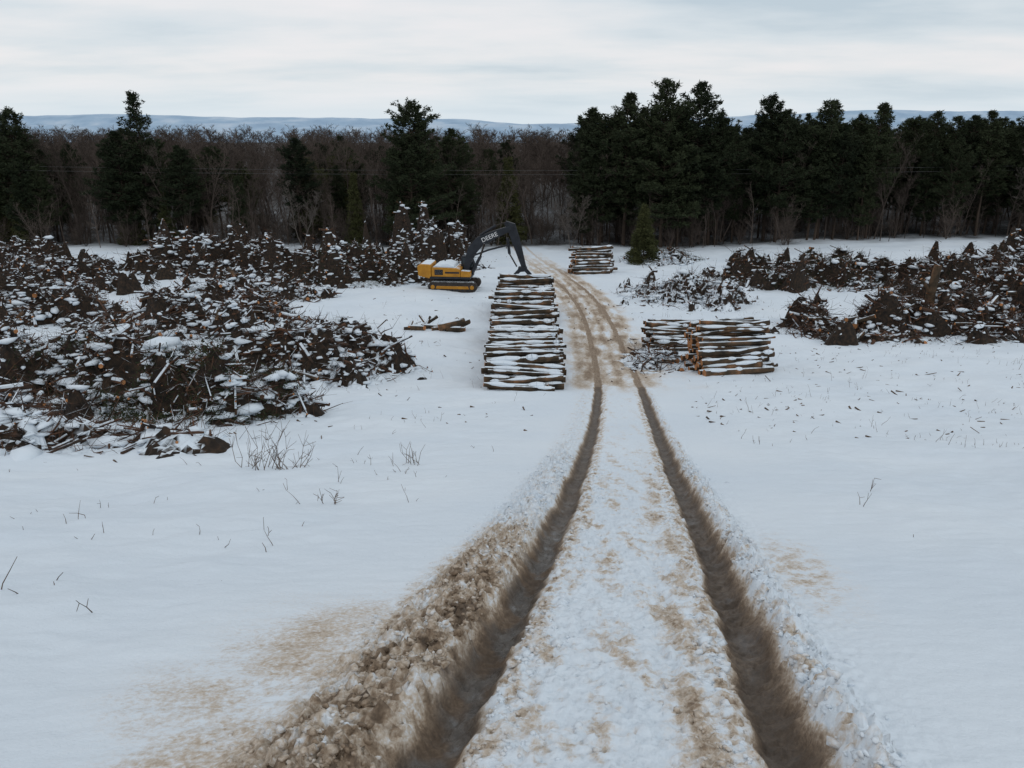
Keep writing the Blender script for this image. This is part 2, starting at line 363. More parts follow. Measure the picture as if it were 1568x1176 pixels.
# ------------------------------------------------------------ pines
def pine(H, seed, rad=4.5, cb=.3, kind='pine', mat=M_NEEDLE, dens=1.0):
    rs = np.random.RandomState(seed); seg = []; tufts = []
    lean = rs.normal(0, .012, 2); n = 14; zz = np.linspace(0, 1, n+1)
    bend = np.cumsum(rs.normal(0, .05, (n+1, 2)), 0)
    def ax(f): return np.array([np.interp(f, zz, bend[:, 0])+lean[0]*f*H, np.interp(f, zz, bend[:, 1])+lean[1]*f*H, f*H-.3*(1-f)])
    for i in range(n):
        seg.append((ax(zz[i]), ax(zz[i+1]), H*.0125*(1-zz[i]*.93), H*.0125*(1-zz[i+1]*.93)))
    for k in range(16):
        f = rs.uniform(.08, cb+.05); a = rs.uniform(0, 6.28); L = rs.uniform(.5, 2.4)
        seg.append((ax(f), ax(f)+np.array([math.cos(a)*L, math.sin(a)*L, rs.uniform(-.3, .4)]), .03, .01))
    f = cb
    lobe = rs.uniform(.62, 1.2, 12); lz = rs.uniform(.7, 1.2, 9)
    while f < .995:
        g = (f-cb)/(1-cb)
        if kind == 'pine': prof = (1-g**2.3)**.8*(.66+.34*math.sin(min(1, g*2.2)*1.57))*lz[int(g*8.9)]
        else: prof = (1-g)**.85
        nb = rs.randint(5, 8) if kind == 'pine' else rs.randint(6, 9)
        for k in range(nb):
            if rs.rand() < (.12 if kind == 'pine' else .03): continue
            a = rs.uniform(0, 6.28); L = max(.5 if H > 10 else .15, rad*prof*lobe[int(a/6.29*12)]*rs.uniform(.65, 1.15))
            up = (.10+.5*g) if kind == 'pine' else (-.18+.5*g)
            p = ax(f); d = np.array([math.cos(a), math.sin(a), up+rs.normal(0, .1)])
            mid = p+d*L*.55; end = p+d*L+np.array([0, 0, L*(.10 if kind == 'pine' else .03)])
            seg.append((p, mid, .02+.011*L, .015+.006*L)); seg.append((mid, end, .015+.006*L, .012))
            nt_ = max(4, int(L*4.8*dens))
            t = rs.uniform(.25, 1.02, nt_)**.8
            side = np.array([-math.sin(a), math.cos(a), 0])
            wid = L*.26*(1.15-t)+.12
            for ti, wi in zip(t, wid):
                c = p+(end-p)*ti+side*rs.normal(0, 1)*wi+np.array([0, 0, rs.normal(.05, .16)])
                tufts.append((c[0], c[1], c[2], d[0], d[1], .5 if kind == 'pine' else .15))
        f += (.50 if kind == 'pine' else .36)*rs.uniform(.7, 1.3)/H
    top = ax(1.0)
    for k in range(14): tufts.append((top[0]+rs.normal(0, .15), top[1]+rs.normal(0, .15), top[2]-rs.uniform(0, 1.2), 0, 0, 1))
    T = np.array(tufts); m = 9
    C = np.repeat(T[:, :3], m, 0); D = np.repeat(T[:, 3:], m, 0)*.6
    N = len(C); dr = rs.normal(0, 1, (N, 3)); dr[:, 2] *= .6; dr += D; dr /= np.linalg.norm(dr, axis=1, keepdims=True)
    L = rs.uniform(.25, .55, N)[:, None]; C = C+rs.normal(0, .12, (N, 3))
    sd = np.cross(dr, rs.normal(0, 1, (N, 3))); sd /= np.linalg.norm(sd, axis=1, keepdims=True)
    wd = rs.uniform(.05, .11, N)[:, None]
    if H < 10: wd = wd*.6; L = L*.7
    Vt = np.stack([C-sd*wd, C+sd*wd, C+dr*L], 1).reshape(-1, 3)
    Ft = np.arange(N*3).reshape(-1, 3)
    P0 = np.array([s[0] for s in seg]); P1 = np.array([s[1] for s in seg])
    Vb, q = prisms(P0, P1, np.array([s[2] for s in seg]), np.array([s[3] for s in seg]), 5)
    V, F_, M_ = merge([(Vb, [(q, 0)]), (Vt, [(Ft, 1)])])
    return make_obj('pine', V, F_, [M_PBARK, mat], M_, link=False)

def place(me, name, x, y, s=1, rz=None, parent=None, sz=None):
    o = bpy.data.objects.new(name, me); S.collection.objects.link(o)
    o.location = (x, y, gz(x, y)-.05); o.rotation_euler = (0, 0, random.uniform(0, 6.28) if rz is None else rz)
    o.scale = (s, s, sz or s)
    if parent: o.parent = parent
    return o
def empty(name, loc=(0, 0, 0)):
    e = bpy.data.objects.new(name, None); S.collection.objects.link(e); e.location = loc; return e

pines = [pine(21, 11, 4.8, .25), pine(21, 12, 5.4, .32), pine(20, 13, 4.2, .38), pine(22, 14, 5.8, .22), pine(19, 15, 3.8, .18), pine(20, 16, 4.8, .42)]
olives = [pine(15, 21, 3.2, .08, 'spruce', M_NEEDLE2), pine(16, 22, 3.9, .10, 'pine', M_NEEDLE2)]
bares = [bare_tree(17, 31), bare_tree(18, 32, .33), bare_tree(16, 33, .42), bare_tree(18, 34, .28), bare_tree(15, 35, .36, multi=2)]
fars = [bare_tree(17, 71, .36, levels=2, tw=.03, cnts=(34, 9), lo=.2), bare_tree(17, 72, .30, levels=2, tw=.03, cnts=(36, 9), lo=.15), bare_tree(17, 73, .42, levels=2, tw=.03, cnts=(34, 9), lo=.25)]
slims = [bare_tree(12, 41, .22, levels=2, lo=.1), bare_tree(10, 42, .28, levels=2, lo=.08), bare_tree(8, 43, .45, levels=2, multi=3, lo=.03)]

def pt(x, y, top_elev, proto, ph, wscale=1.0, name='pine_tree'):
    H = CAMZ+top_elev-gz(x, y); s = H/ph
    return place(proto, name, x, y, s*wscale, sz=s)
pt(-53.5, 118, 4.6, pine(21, 51, 3.0, .15, dens=.7), 21)
pt(-14.2, 113, 3.2, pine(20, 52, 6.8, .05, dens=1.2), 20)
pt(-9.0, 121, -.4, pines[3], 22, 1.1)
pt(11.8, 120, 2.4, pines[2], 20)
pt(16.6, 117, 4.6, pines[1], 21, 1.1)
pt(21.8, 116, 6.2, pine(23, 53, 6.6, .15, dens=1.2), 23, 1.05)
pt(26.6, 117, 5.7, pines[3], 22, 1.05)
pt(37.8, 119, 4.3, pines[0], 21)
pt(45.6, 118, 3.5, pines[5], 20)
pt(52.8, 118, 3.3, pines[1], 21)
pt(-73, 119, 2.5, pines[0], 21, 1.1)
pt(62.5, 121, 2.0, pines[2], 20)
pt(74.5, 117, 3.0, pines[3], 22)
pt(16.4, 97, -8.9, pine(7.6, 54, 2.7, .03, 'spruce', M_NEEDLE2, dens=2.8), 7.6, name='young_spruce_tree')

pf = empty('pine_forest'); bf = empty('bare_tree_forest'); uf = empty('forest_undergrowth')
def dens_pine(x, y):
    px = x/y
    if px > .085: return .95
    if px < -.56: return .75
    if -.50 < px < -.33: return .40
    if -.27 < px < -.19: return .5
    if -.16 < px < -.06: return .8
    return .08
k = 0; cnt = 0
while cnt < 360 and k < 8000:
    k += 1
    y = 116+75*random.random()**1.5; x = random.uniform(-1, 1)*(.72*y+12)
    if random.random() > dens_pine(x, y): continue
    right = x > 8
    el = random.uniform(-3.5, 1.6) if right else random.uniform(-7, -1.2)
    H = CAMZ+el-gz(x, y); r_ = random.random()
    if not right and r_ < .35: pr, ph = olives[random.randrange(2)], 15.5; H *= .85
    else: pr, ph = pines[random.randrange(6)], 20.5
    s = H/ph; place(pr, 'pine', x, y, s*random.uniform(.85, 1.15), parent=pf, sz=s); cnt += 1
c = 0
while c < 500:
    y = 116+75*random.random()**1.2; x = random.uniform(-1, 1)*(.74*y+15)
    if x > 8 and random.random() < .45: c += .3; continue
    el = random.uniform(-7, -1.2); H = CAMZ+el-gz(x, y)
    pr = random.randrange(5); s = H/[17, 18, 16, 18, 15][pr]
    place(bares[pr], 'bare_tree', x, y, s*random.uniform(.85, 1.15), parent=bf, sz=s); c += 1
for i in range(1100):
    y = random.uniform(185, 430); x = random.uniform(-1, 1)*(.74*y+15)
    el = random.uniform(-4.0, -.1); H = CAMZ+el-gz(x, y); s = H/17
    place(fars[i % 3], 'bare_tree', x, y, s*random.uniform(.9, 1.3), parent=bf, sz=s)
for i in range(560):
    y = random.uniform(112.5, 134); x = random.uniform(-1, 1)*98
    if abs(x-road(y)) < 2 and y < 116: continue
    pr = slims[random.randrange(3)]; place(pr, 'sapling', x, y, random.uniform(.35, .95), parent=uf)
place(bare_tree(13, 61, .40, mat=M_LBARK, multi=3, tw=.02), 'bare_tree', 73.5, 108, 1.0)
place(bare_tree(8, 62, .34, mat=M_LBARK, multi=3, tw=.012), 'bare_tree', 8.5, 113, .95)
place(bare_tree(11, 63, .30, mat=M_LBARK, multi=2, tw=.012), 'bare_tree', -29.5, 112, .9)

# ------------------------------------------------------------ brush piles
def brush_pile(cx, cy, rx, ry, h, snow=0, n=None, fine=1.0, big=0, rot=0., name='brush_pile', green=0, caps=1.0):
    rs = np.random.RandomState(int(abs(cx*31+cy*17)) % 9999)
    sx = int(np.clip(rx*2.4/.12, 24, 150)); sy = int(np.clip(ry*2.4/.12, 24, 150))
    u, v = np.meshgrid(np.linspace(-1.25, 1.25, sx), np.linspace(-1.25, 1.25, sy))
    def surf(u, v):
        x = cx+u*rx*math.cos(rot)-v*ry*math.sin(rot); y = cy+u*rx*math.sin(rot)+v*ry*math.cos(rot)
        r = np.sqrt(u*u+v*v)+.95*fbm(x/3.2+9, y/3.2, 3, 77)
        env = sst(1.0, .2, r)*sst(1.25, 1.05, np.maximum(abs(u), abs(v)))
        lum = np.abs(fbm(x*1.0, y*1.0, 4, 78))
        z = base_z(x, y)-.15+env*h*(.28+1.2*np.clip(fbm(x/2.4, y/2.4, 3, 79)+.45, 0, 1.2))+sst(.0, .3, env)*(lum*.85*min(1, h)+.12*fbm(x*4, y*4, 2, 76))
        return x, y, z, env
    x, y, z, env = surf(u, v)
    V = np.stack([x, y, z], -1).reshape(-1, 3)
    ii = (np.arange(sy-1)[:, None]*sx+np.arange(sx-1)[None]).ravel()
    Fm = np.stack([ii, ii+1, ii+sx+1, ii+sx], -1)
    N = int((n or 1500)*.70)
    r = np.sqrt(rs.rand(N))*1.12; a = rs.uniform(0, 2*np.pi, N)
    px, py, pz, e = surf(r*np.cos(a), r*np.sin(a))
    ok = e > rs.uniform(-.12, .5, N)        # branches gather in clumps with snow between
    px, py, pz = px[ok], py[ok], pz[ok]; N = len(px)
    L = rs.gamma(2.0, .34, N)+.2; az = rs.uniform(0, 2*np.pi, N); el = rs.normal(.02, .28, N)
    el = np.where(rs.rand(N) < .09, rs.uniform(.3, 1.2, N), el)
    d = np.stack([np.cos(az)*np.cos(el), np.sin(az)*np.cos(el), np.sin(el)], -1)
    c = np.stack([px, py, pz+rs.uniform(-.10, .14, N)], -1)
    rad = np.clip(rs.gamma(1.6, .022, N)+.012, .012, .14)*fine
    k1 = d+rs.normal(0, .24, d.shape); k2 = d+rs.normal(0, .28, d.shape)
    p0 = c-k1*L[:, None]*.5; p2 = c+k2*L[:, None]*.5
    Va, qa, ca = prisms(p0, c, rad, rad*.85, 6, True); Vb_, qb = prisms(c, p2, rad*.85, rad*.35, 5)
    T = int(N*2.8); idx = rs.randint(0, N, T); t = rs.uniform(0, 1, T)[:, None]
    q0 = c[idx]*(1-t)+p2[idx]*t; dd = d[idx]*.6+rs.normal(0, .5, (T, 3)); dd[:, 2] += .12
    q1 = q0+dd*rs.uniform(.2, .9, T)[:, None]
    Vc, qc = prisms(q0, q1, .012*fine, .005*fine, 3)
    endmat = np.where(rs.rand(2*N) < .4, 2, 1)
    parts = [(V, [(Fm, 0)]), (Va, [(qa, 1), (ca, endmat)]), (Vb_, [(qb, 1)]), (Vc, [(qc, 1)])]
    K = int(N*1.25*caps); ra = np.sqrt(rs.rand(K))*1.05; aa = rs.uniform(0, 6.28, K)
    qx, qy, qz, _ = surf(ra*np.cos(aa), ra*np.sin(aa))
    keep = (fbm(qx/1.5, qy/1.5, 3, 83)+(.4 if snow else .12)) > rs.uniform(-.22, .2, K)
    qx, qy, qz = qx[keep], qy[keep], qz[keep]; K = len(qx)
    sl = rs.gamma(2.2, .080, K)*(.7+.3*fine)+.05
    Vp, fp = lumps(np.stack([qx, qy, qz+rs.uniform(-.03, .14, K)], -1), sl*1.15, sl*rs.uniform(.35, .8, K), sl*rs.uniform(.22, .42, K), rs.uniform(0, 6.28, K), rs)
    Vsm = (Vp, [(fp, 0)])
    sel = np.where((rad > .035*fine) & (rs.rand(N) < .65*caps))[0]; m_ = rad[sel][:, None]*np.array([0, 0, .75])
    Vq, fq, cq = prisms(p0[sel]+m_+(c[sel]-p0[sel])*.15, c[sel]+m_, rad[sel]*.85, rad[sel]*.75, 6, True); parts.append((Vq, [(fq, 6), (cq, 6)]))
    if big:
        rb = np.sqrt(rs.rand(big))*.9; ab = rs.uniform(0, 6.28, big)
        bx, by, bz, _ = surf(rb*np.cos(ab), rb*np.sin(ab))
        azb = rs.uniform(0, 6.28, big); elb = rs.normal(.1, .35, big); Lb = rs.uniform(.4, 1.5, big)
        db = np.stack([np.cos(azb)*np.cos(elb), np.sin(azb)*np.cos(elb), np.sin(elb)], -1)*Lb[:, None]*.5
        cb_ = np.stack([bx, by, bz+.08], -1); rr = rs.uniform(.08, .2, big)
        Vd, qd, cd = prisms(cb_-db, cb_+db, rr, rr*.85, 9, True)
        parts.append((Vd, [(qd, 3), (cd, 2)]))
    if green:
        G = green; rg = np.sqrt(rs.rand(G))*.95; ag = rs.uniform(0, 6.28, G)
        gx, gy, gz_, _ = surf(rg*np.cos(ag), rg*np.sin(ag))
        C = np.repeat(np.stack([gx, gy, gz_+.08], -1), 12, 0)+rs.normal(0, .16, (G*12, 3)); n_ = len(C)
        dr = rs.normal(0, 1, (n_, 3)); dr /= np.linalg.norm(dr, axis=1, keepdims=True); sd = np.cross(dr, rs.normal(0, 1, (n_, 3))); sd /= np.linalg.norm(sd, axis=1, keepdims=True)
        parts.append((np.stack([C-sd*.02, C+sd*.02, C+dr*rs.uniform(.1, .3, n_)[:, None]], 1).reshape(-1, 3), [(np.arange(n_*3).reshape(-1, 3), 4)]))
    V, F_, M_ = merge(parts)
    o = make_obj(name, V, F_, [M_BRUSHS if snow else (M_BRUSHD if caps < .55 else M_BRUSH), M_STICK, M_CUT, M_BARK, M_NEEDLE, M_TWIG, M_SNOW], M_)
    make_obj('snow_caps', Vsm[0], [fp], [M_SNOW], [0], True, parent=o)
    return o
brush_pile(-10.4, 24.4, 3.6, 2.6, 1.9, n=2400, fine=.6, green=900, caps=.9)
brush_pile(-17.6, 30.5, 4.0, 3.0, 2.3, n=1800, fine=.75, green=600)
brush_pile(-12.4, 18.6, 4.8, 2.0, .55, n=900, fine=.6)
brush_pile(-17.0, 24.2, 4.4, 2.2, .7, n=900, fine=.7, big=5)
brush_pile(-11.2, 38.5, 6.2, 4.4, 2.0, n=2200, fine=.9, big=15)
brush_pile(-21.5, 42, 4.4, 2.8, 1.5, n=1200, big=10)
brush_pile(-31, 44, 5, 2.8, 1.8, n=1200, big=10)
brush_pile(-18.5, 53, 8, 4.2, 2.0, n=2400, big=20)
brush_pile(-36, 58, 9.5, 4.0, 1.9, n=2200, big=15)
brush_pile(-25, 69, 9, 3.6, 1.8, n=1700, big=15, fine=1.05)
brush_pile(-46, 75, 11, 4.6, 2.3, n=2400, fine=1.1, big=15)
brush_pile(-33, 89, 13.5, 5.5, 3.3, n=3000, fine=1.15, big=15)
brush_pile(-16.6, 83, 8, 6.2, 3.2, n=2800, fine=1.15, green=900)
brush_pile(-60, 92, 12, 6, 2.4, n=1700, fine=1.2)
brush_pile(-11, 97, 6.2, 4.2, 4.6, n=800, fine=1.2, snow=1)
brush_pile(28.0, 52.5, 9.0, 4.8, 2.1, n=4600, big=60, caps=.5)
brush_pile(38.5, 56, 9.5, 5.4, 3.0, n=4400, big=60, caps=.5)
brush_pile(42, 66, 7, 4, 2.2, n=1800, big=20, caps=.54)
brush_pile(30.5, 80, 9.5, 6.2, 2.2, n=3000, fine=1.1, big=20, green=1100, caps=.6)
brush_pile(43, 77, 10, 6, 2.4, n=3000, fine=1.1, big=20, green=400, caps=.6)
brush_pile(55, 80, 12, 6.5, 3.0, n=3200, fine=1.1, big=25, green=400, caps=.6)
brush_pile(15.8, 70, 5.8, 7.5, 1.4, n=1700, fine=.85, snow=1, caps=.8)
brush_pile(19, 98, 5.4, 2.8, 1.1, n=800, fine=1.0, green=300, snow=1)
brush_pile(7.9, 41, 1.8, 4.0, .35, n=400, fine=.8, big=5, snow=1, caps=.6)
brush_pile(-6.5, 91, 4, 2, .8, n=300, fine=1.2)

def snag():
    x, y = 28.8, 53.0; z = gz(x, y); pts = [(x, y, z), (x-.1, y, z+2.6), (x+.15, y+.1, z+4.5)]
    P0 = [pts[0], pts[1], pts[1], (x, y, z+3.1)]; P1 = [pts[1], pts[2], (x-.9, y, z+3.6), (x+1.1, y-.1, z+3.5)]
    V, q, c = prisms(P0, P1, np.array([.34, .31, .14, .12]), np.array([.31, .25, .09, .06]), 10, True)
    make_obj('tree_stump', V, [q, c], [M_BARK, M_CUT], [0, 1])
snag()

# ------------------------------------------------------------ log stacks
def log_stack(name, x0, x1, y0, y1, hmax, rad=.15, x0b=None, x1b=None, slope=.3, seed=1, hvar=.35, yaw=.0, jx=.14, backslope=.15, capp=.92, capr=1.12):
    rs = np.random.RandomState(seed); P0 = []; P1 = []; RR = []
    x0b = x0 if x0b is None else x0b; x1b = x1 if x1b is None else x1b
    k = 0; sy_ = math.sin(yaw)
    while True:
        zc = rad*1.0+k*rad*1.72
        if zc > hmax*1.5: break
        y = y0+k*slope+(k % 2)*rad*.9
        while y < y1-k*backslope:
            f = (y-y0)/(y1-y0); hm = hmax*(1+hvar*float(pn(y/1.7, .5, seed+5))*1.6)
            if zc+rad*.5 < hm:
                r = rad*rs.uniform(.6, 1.3); a = x0+(x0b-x0)*f+rs.normal(0, jx); b = x1+(x1b-x1)*f+rs.normal(0, jx)
                if rs.rand() < .15: b -= rs.uniform(.2, .8)
                if rs.rand() < .08: a += rs.uniform(.2, .6)
                tw = rs.normal(0, .11); tz = rs.normal(0, .07)
                xm = (x0+x1)/2; g = gz((a+b)/2, y)
                P0.append((a, y-tw+sy_*(a-xm), g+zc-tz)); P1.append((b, y+tw+sy_*(b-xm), g+zc+tz)); RR.append(r)
            y += rad*2*rs.uniform(.93, 1.12)
        k += 1
    P0 = np.array(P0); P1 = np.array(P1); RR = np.array(RR); N = len(RR)
    mid = (P0+P1)/2+np.stack([rs.normal(0, .3, N), rs.normal(0, .05, N), rs.normal(0, .05, N)], -1)
    r0 = RR*rs.uniform(.95, 1.12, N); r2 = RR*rs.uniform(.7, .95, N); sw = rs.rand(N) < .5; r0, r2 = np.where(sw, r0, r2), np.where(sw, r2, r0)
    Va, qa, ca = prisms(P0, mid, r0, RR*.97, 10, True); Vb_, qb, cb_ = prisms(mid, P1, RR*.97, r2, 10, True)
    ca = ca[:N]; cb_ = cb_[N:]
    S0 = []; S1 = []; SR = []
    for i in range(N):
        A, B = P0[i], P1[i]; t = rs.uniform(0, .05); amt = rs.uniform(.5, 1.15)
        while t < .97:
            t2 = min(t+rs.uniform(.08, .5), .99)
            if rs.rand() < capp*min(1, amt+.1):
                m_ = mid[i]
                def at(t): return A+(m_-A)*t*2 if t < .5 else m_+(B-m_)*(t-.5)*2
                up = np.array([0, rs.normal(-.15, .1)*RR[i], RR[i]*.55]); tm = (t+t2)/2; rr = RR[i]*rs.uniform(.55, .84)*min(1, .3+amt)*capr
                pts = [at(t)+up*.8, at(t+(t2-t)*.2)+up, at(tm)+up*1.12, at(t+(t2-t)*.85)+up, at(t2)+up*.8]
                rads = [rr*.35, rr*.85, rr, rr*.8, rr*.35]
                for a_, b_, c_, d_ in zip(pts[:-1], pts[1:], rads[:-1], rads[1:]): S0.append(a_); S1.append(b_); SR.append((c_, d_))
            t = t2+rs.uniform(.0, .1)
    SR = np.array(SR); Vs, qs, cs = prisms(S0, S1, SR[:, 0], SR[:, 1], 8, True)
    V, F_, M_ = merge([(Va, [(qa, 0), (ca, 1)]), (Vb_, [(qb, 0), (cb_, 1)]), (Vs, [(qs, 2), (cs, 2)])])
    return make_obj(name, V, F_, [M_BARK, M_CUT, M_SNOW], M_)
log_stack('log_stack', -1.1, 2.2, 31.8, 43.3, 1.9, .155, x1b=2.45, seed=1, slope=.50, hvar=.5, backslope=.22)
log_stack('log_stack', -1.15, 2.5, 43.4, 53.8, 2.2, .155, x1b=2.75, seed=2, slope=.35, hvar=.5, backslope=.25)
log_stack('log_stack', -1.0, 2.9, 54.0, 67, 2.1, .155, x1b=3.4, seed=3, slope=.35, hvar=.5, backslope=.25)
log_stack('log_stack', 9.3, 13.0, 36.9, 41.5, 2.5, .145, seed=4, slope=.2, yaw=.16, hvar=.15, backslope=.2, jx=.16)
log_stack('log_stack', 8.4, 11.6, 45.0, 48.5, 1.9, .145, seed=5, slope=.26, yaw=-.1, hvar=.15, jx=.2)
log_stack('log_stack', 6.8, 11.2, 86, 89.5, 2.5, .18, seed=6, slope=.24, hvar=.2, yaw=.1, jx=.25, capp=.7)

def loose():
    rs = np.random.RandomState(5); P0 = []; P1 = []; r = []
    for (x, y, L, az, el, rr) in [(-6.9, 54, 1.5, .1, .05, .16), (-6.2, 54.4, 1.6, 2.2, .5, .12), (-5.6, 53.8, 1.5, -.2, 0, .17), (-6.0, 54.1, 1.2, 1.2, .7, .09), (-4.2, 53.2, 1.9, .25, .18, .30),
                                  (-3.9, 53.0, 1.3, -.1, .02, .22), (-5.0, 53.2, 1.2, .3, .0, .14), (-7.2, 54.3, 1.0, 1.5, .2, .13), (-3.4, 54.2, .9, .8, .15, .25), (-5.9, 54.5, 1.4, .5, .45, .15), (-6.6, 53.6, 1.1, -.5, .1, .2), (-4.3, 53.8, 1.3, .6, .4, .2)]:
        z = gz(x, y)+rr*.8+(.25 if el > .1 else 0); d = np.array([math.cos(az)*math.cos(el), math.sin(az)*math.cos(el), math.sin(el)])*L/2
        P0.append(np.array([x, y, z])-d); P1.append(np.array([x, y, z])+d); r.append(rr)
    P0 = np.array(P0); P1 = np.array(P1); r = np.array(r)
    V, q, c = prisms(P0, P1, r, r*.85, 10, True); up = np.array([0, 0, .6])*r[:, None]
    V2, q2, c2 = prisms(P0+up+(P1-P0)*.1, P1+up-(P1-P0)*.25, r*.6, r*.5, 8, True)
    V, F_, M_ = merge([(V, [(q, 0), (c, 1)]), (V2, [(q2, 2), (c2, 2)])])
    make_obj('cut_logs', V, F_, [M_BARK, M_CUT, M_SNOW], M_)
loose()

# ------------------------------------------------------------ weeds and field debris
def stems(name, spec, rad=.006, mat=M_TWIG):
    rs = np.random.RandomState(9); P0 = []; P1 = []; r = []
    for (x, y, n, h, spread, br) in spec:
        for i in range(n):
            bx = x+rs.normal(0, spread*.5); by = y+rs.normal(0, spread*.4); p = np.array([bx, by, gz(bx, by)-.08])
            hh = h*rs.uniform(.5, 1.2); d = np.array([rs.normal(0, .35), rs.normal(0, .3), 1.0]); d /= np.linalg.norm(d)
            for s in range(3):
                q = p+d*hh/3; P0.append(p); P1.append(q); r.append(rad*(1.2-.3*s))
                for b in range(rs.poisson(br)):
                    e = q+(d+rs.normal(0, .7, 3))*hh*.22; P0.append(q); P1.append(e); r.append(rad*.6)
                p = q; d = d+rs.normal(0, .22, 3); d /= np.linalg.norm(d)
    V, q = prisms(P0, P1, np.array(r), np.array(r)*.7, 4)
    make_obj(name, V, [q], [mat], [0])
stems('dry_weed_bush', [(-5.1, 14.6, 18, .75, .7, 1.3), (-4.7, 14.9, 12, .8, .4, 1.3)], .007)
stems('dry_weed_clump', [(-2.05, 15.3, 10, .55, .35, .6)])
stems('dry_weed_clump', [(-2.9, 11.0, 7, .38, .25, .8)])
stems('dry_weed', [(-3.45, 5.6, 1, .33, .01, .6), (-5.6, 9.3, 2, .35, .3, .3), (-1.5, 11, 2, .25, .3, .3), (5.3, 10.6, 2, .3, .2, .2), (-3.3, 8.2, 2, .25, .4, .3)], .005)
rs = np.random.RandomState(77); sp = []
for i in range(2600):
    y = 6+60*rs.rand()**1.1; x = rs.uniform(-1, 1)*(.7*y+3)
    if abs(x-road(y)) < 3: continue
    dens = .20+1.2*float(fbm(x/6, y/6, 2, 200))
    if x > 6 and y > 18: dens += .45
    if x > 0 and y < 15: dens *= .15
    if x < 0 and y < 13: dens *= .4
    if rs.rand() < dens: sp.append((x, y, rs.randint(1, 3), rs.uniform(.06, .32)*(1+y/60), .4, .3))
stems('dry_weed_stubble', sp, .0058)
P0 = []; P1 = []; r = []
for i in range(4500):
    y = 15+90*rs.rand(); x = rs.uniform(-1, 1)*(.66*y+2)
    d = .06+.8*float(fbm(x/7+5, y/7, 3, 210))+(.4 if (x > 6 and 20 < y < 62) else 0)+(.3 if (x < -5 and 16 < y < 60) else 0)
    if (abs(x-road(y)) < 2.4 and y < 35) or rs.rand() > d: continue
    L = rs.gamma(1.6, .11)+.05; az = rs.uniform(-1.4, 1.4); z = gz(x, y)+.0
    v = np.array([math.cos(az), math.sin(az), rs.normal(0, .45)])*L/2
    P0.append(np.array([x, y, z])-v); P1.append(np.array([x, y, z])+v); r.append(rs.uniform(.008, .03)*(1+y/90))
V, q, c = prisms(P0, P1, np.array(r), np.array(r)*.5, 5, True)
make_obj('scattered_twigs', V, [q, c], [M_TWIG, M_TWIG], [0, 1])

# ------------------------------------------------------------ excavator
def bevel_obj(o, w=.04, seg=2):
    m = o.modifiers.new('b', 'BEVEL'); m.width = w; m.segments = seg; m.limit_method = 'ANGLE'
def ext(name, poly, y0, y1, mat, parent, bv=.03):
    n = len(poly); V = [(p[0], y0, p[1]) for p in poly]+[(p[0], y1, p[1]) for p in poly]
    me = bpy.data.meshes.new(name); fs = [tuple(range(n)), tuple(range(2*n-1, n-1, -1))]+[(i, i+n, (i+1) % n+n, (i+1) % n) for i in range(n)]
    me.from_pydata(V, [], fs); me.materials.append(mat); me.update()
    import bmesh
    bm = bmesh.new(); bm.from_mesh(me); bmesh.ops.recalc_face_normals(bm, faces=bm.faces); bm.to_mesh(me); bm.free()
    o = bpy.data.objects.new(name, me); S.collection.objects.link(o); o.parent = parent
    if bv: bevel_obj(o, bv)
    return o
def rod(name, a, b, r, mat, parent, n=12):
    V, q, c = prisms([a], [b], np.array([r]), np.array([r]), n, True); return make_obj(name, V, [q, c], [mat], [0, 0], parent=parent)
M_YEL = m_simple('machine_yellow', [(.3, (.32, .14, .012)), (.7, (.47, .22, .02))], 1.5, .5, snow=(.93, .99, 1.5, .2), bs=0)
M_BLK = m_simple('machine_black', [(.3, (.010, .012, .016)), (.7, (.022, .026, .033))], 2, .5, bs=0)
M_TRK = m_simple('track_steel', [(.3, (.015, .013, .012)), (.7, (.05, .04, .033))], 5, .7, snow=(.9, 1.0, 4, .5))
M_GLS, nt, b = newmat('cab_glass'); b.inputs['Base Color'].default_value = (.02, .03, .035, 1); b.inputs['Roughness'].default_value = .08
M_WHT = m_simple('white_lettering', [(.3, .6), (.7, .65)], 2, .6, bs=0)
ex = empty('excavator', (-5.5, 75, gz(-5.5, 75)-.05)); ex.rotation_euler = (0, 0, math.radians(-6))
def stadium(L, h, n=10, z0=0):
    r = h/2; p = []
    for i in range(n+1): a = -math.pi/2+math.pi*i/n; p.append((L/2-r+r*math.cos(a), z0+r+r*math.sin(a)))
    for i in range(n+1): a = math.pi/2+math.pi*i/n; p.append((-L/2+r+r*math.cos(a), z0+r+r*math.sin(a)))
    return p
for s, nm in ((-1, 'track_right'), (1, 'track_left')):
    yc = s*1.25
    ext(nm, stadium(4.7, .95), yc-.3, yc+.3, M_TRK, ex, .03)
    ext('track_frame', [(-1.6, .3), (1.6, .3), (1.5, .58), (-1.5, .58)], yc-.32 if s < 0 else yc+.28, yc-.28 if s < 0 else yc+.32, M_YEL, ex, .01)
    for i in range(7): rod('roller', (-1.5+i*.5, yc+s*.28, .2), (-1.5+i*.5, yc+s*.34, .2), .12, M_BLK, ex)
    for e in (-1.88, 1.88): rod('sprocket', (e, yc+s*.28, .475), (e, yc+s*.35, .475), .2, M_YEL, ex)
    for i in range(26):
        x = -1.9+i*.152; ext('grouser', [(x, .93), (x+.05, .93), (x+.05, .985), (x, .985)], yc-.3, yc+.3, M_TRK, ex, 0)
ext('carbody', [(-1.2, .4), (1.2, .4), (1.0, 1.05), (-1.0, 1.05)], -.95, .95, M_BLK, ex)
rod('swing_bearing', (0, 0, 1.0), (0, 0, 1.22), .75, M_BLK, ex, 24)
ext('house_frame', [(-2.2, 1.2), (1.7, 1.2), (1.7, 1.42), (-2.2, 1.42)], -1.35, 1.35, M_BLK, ex)
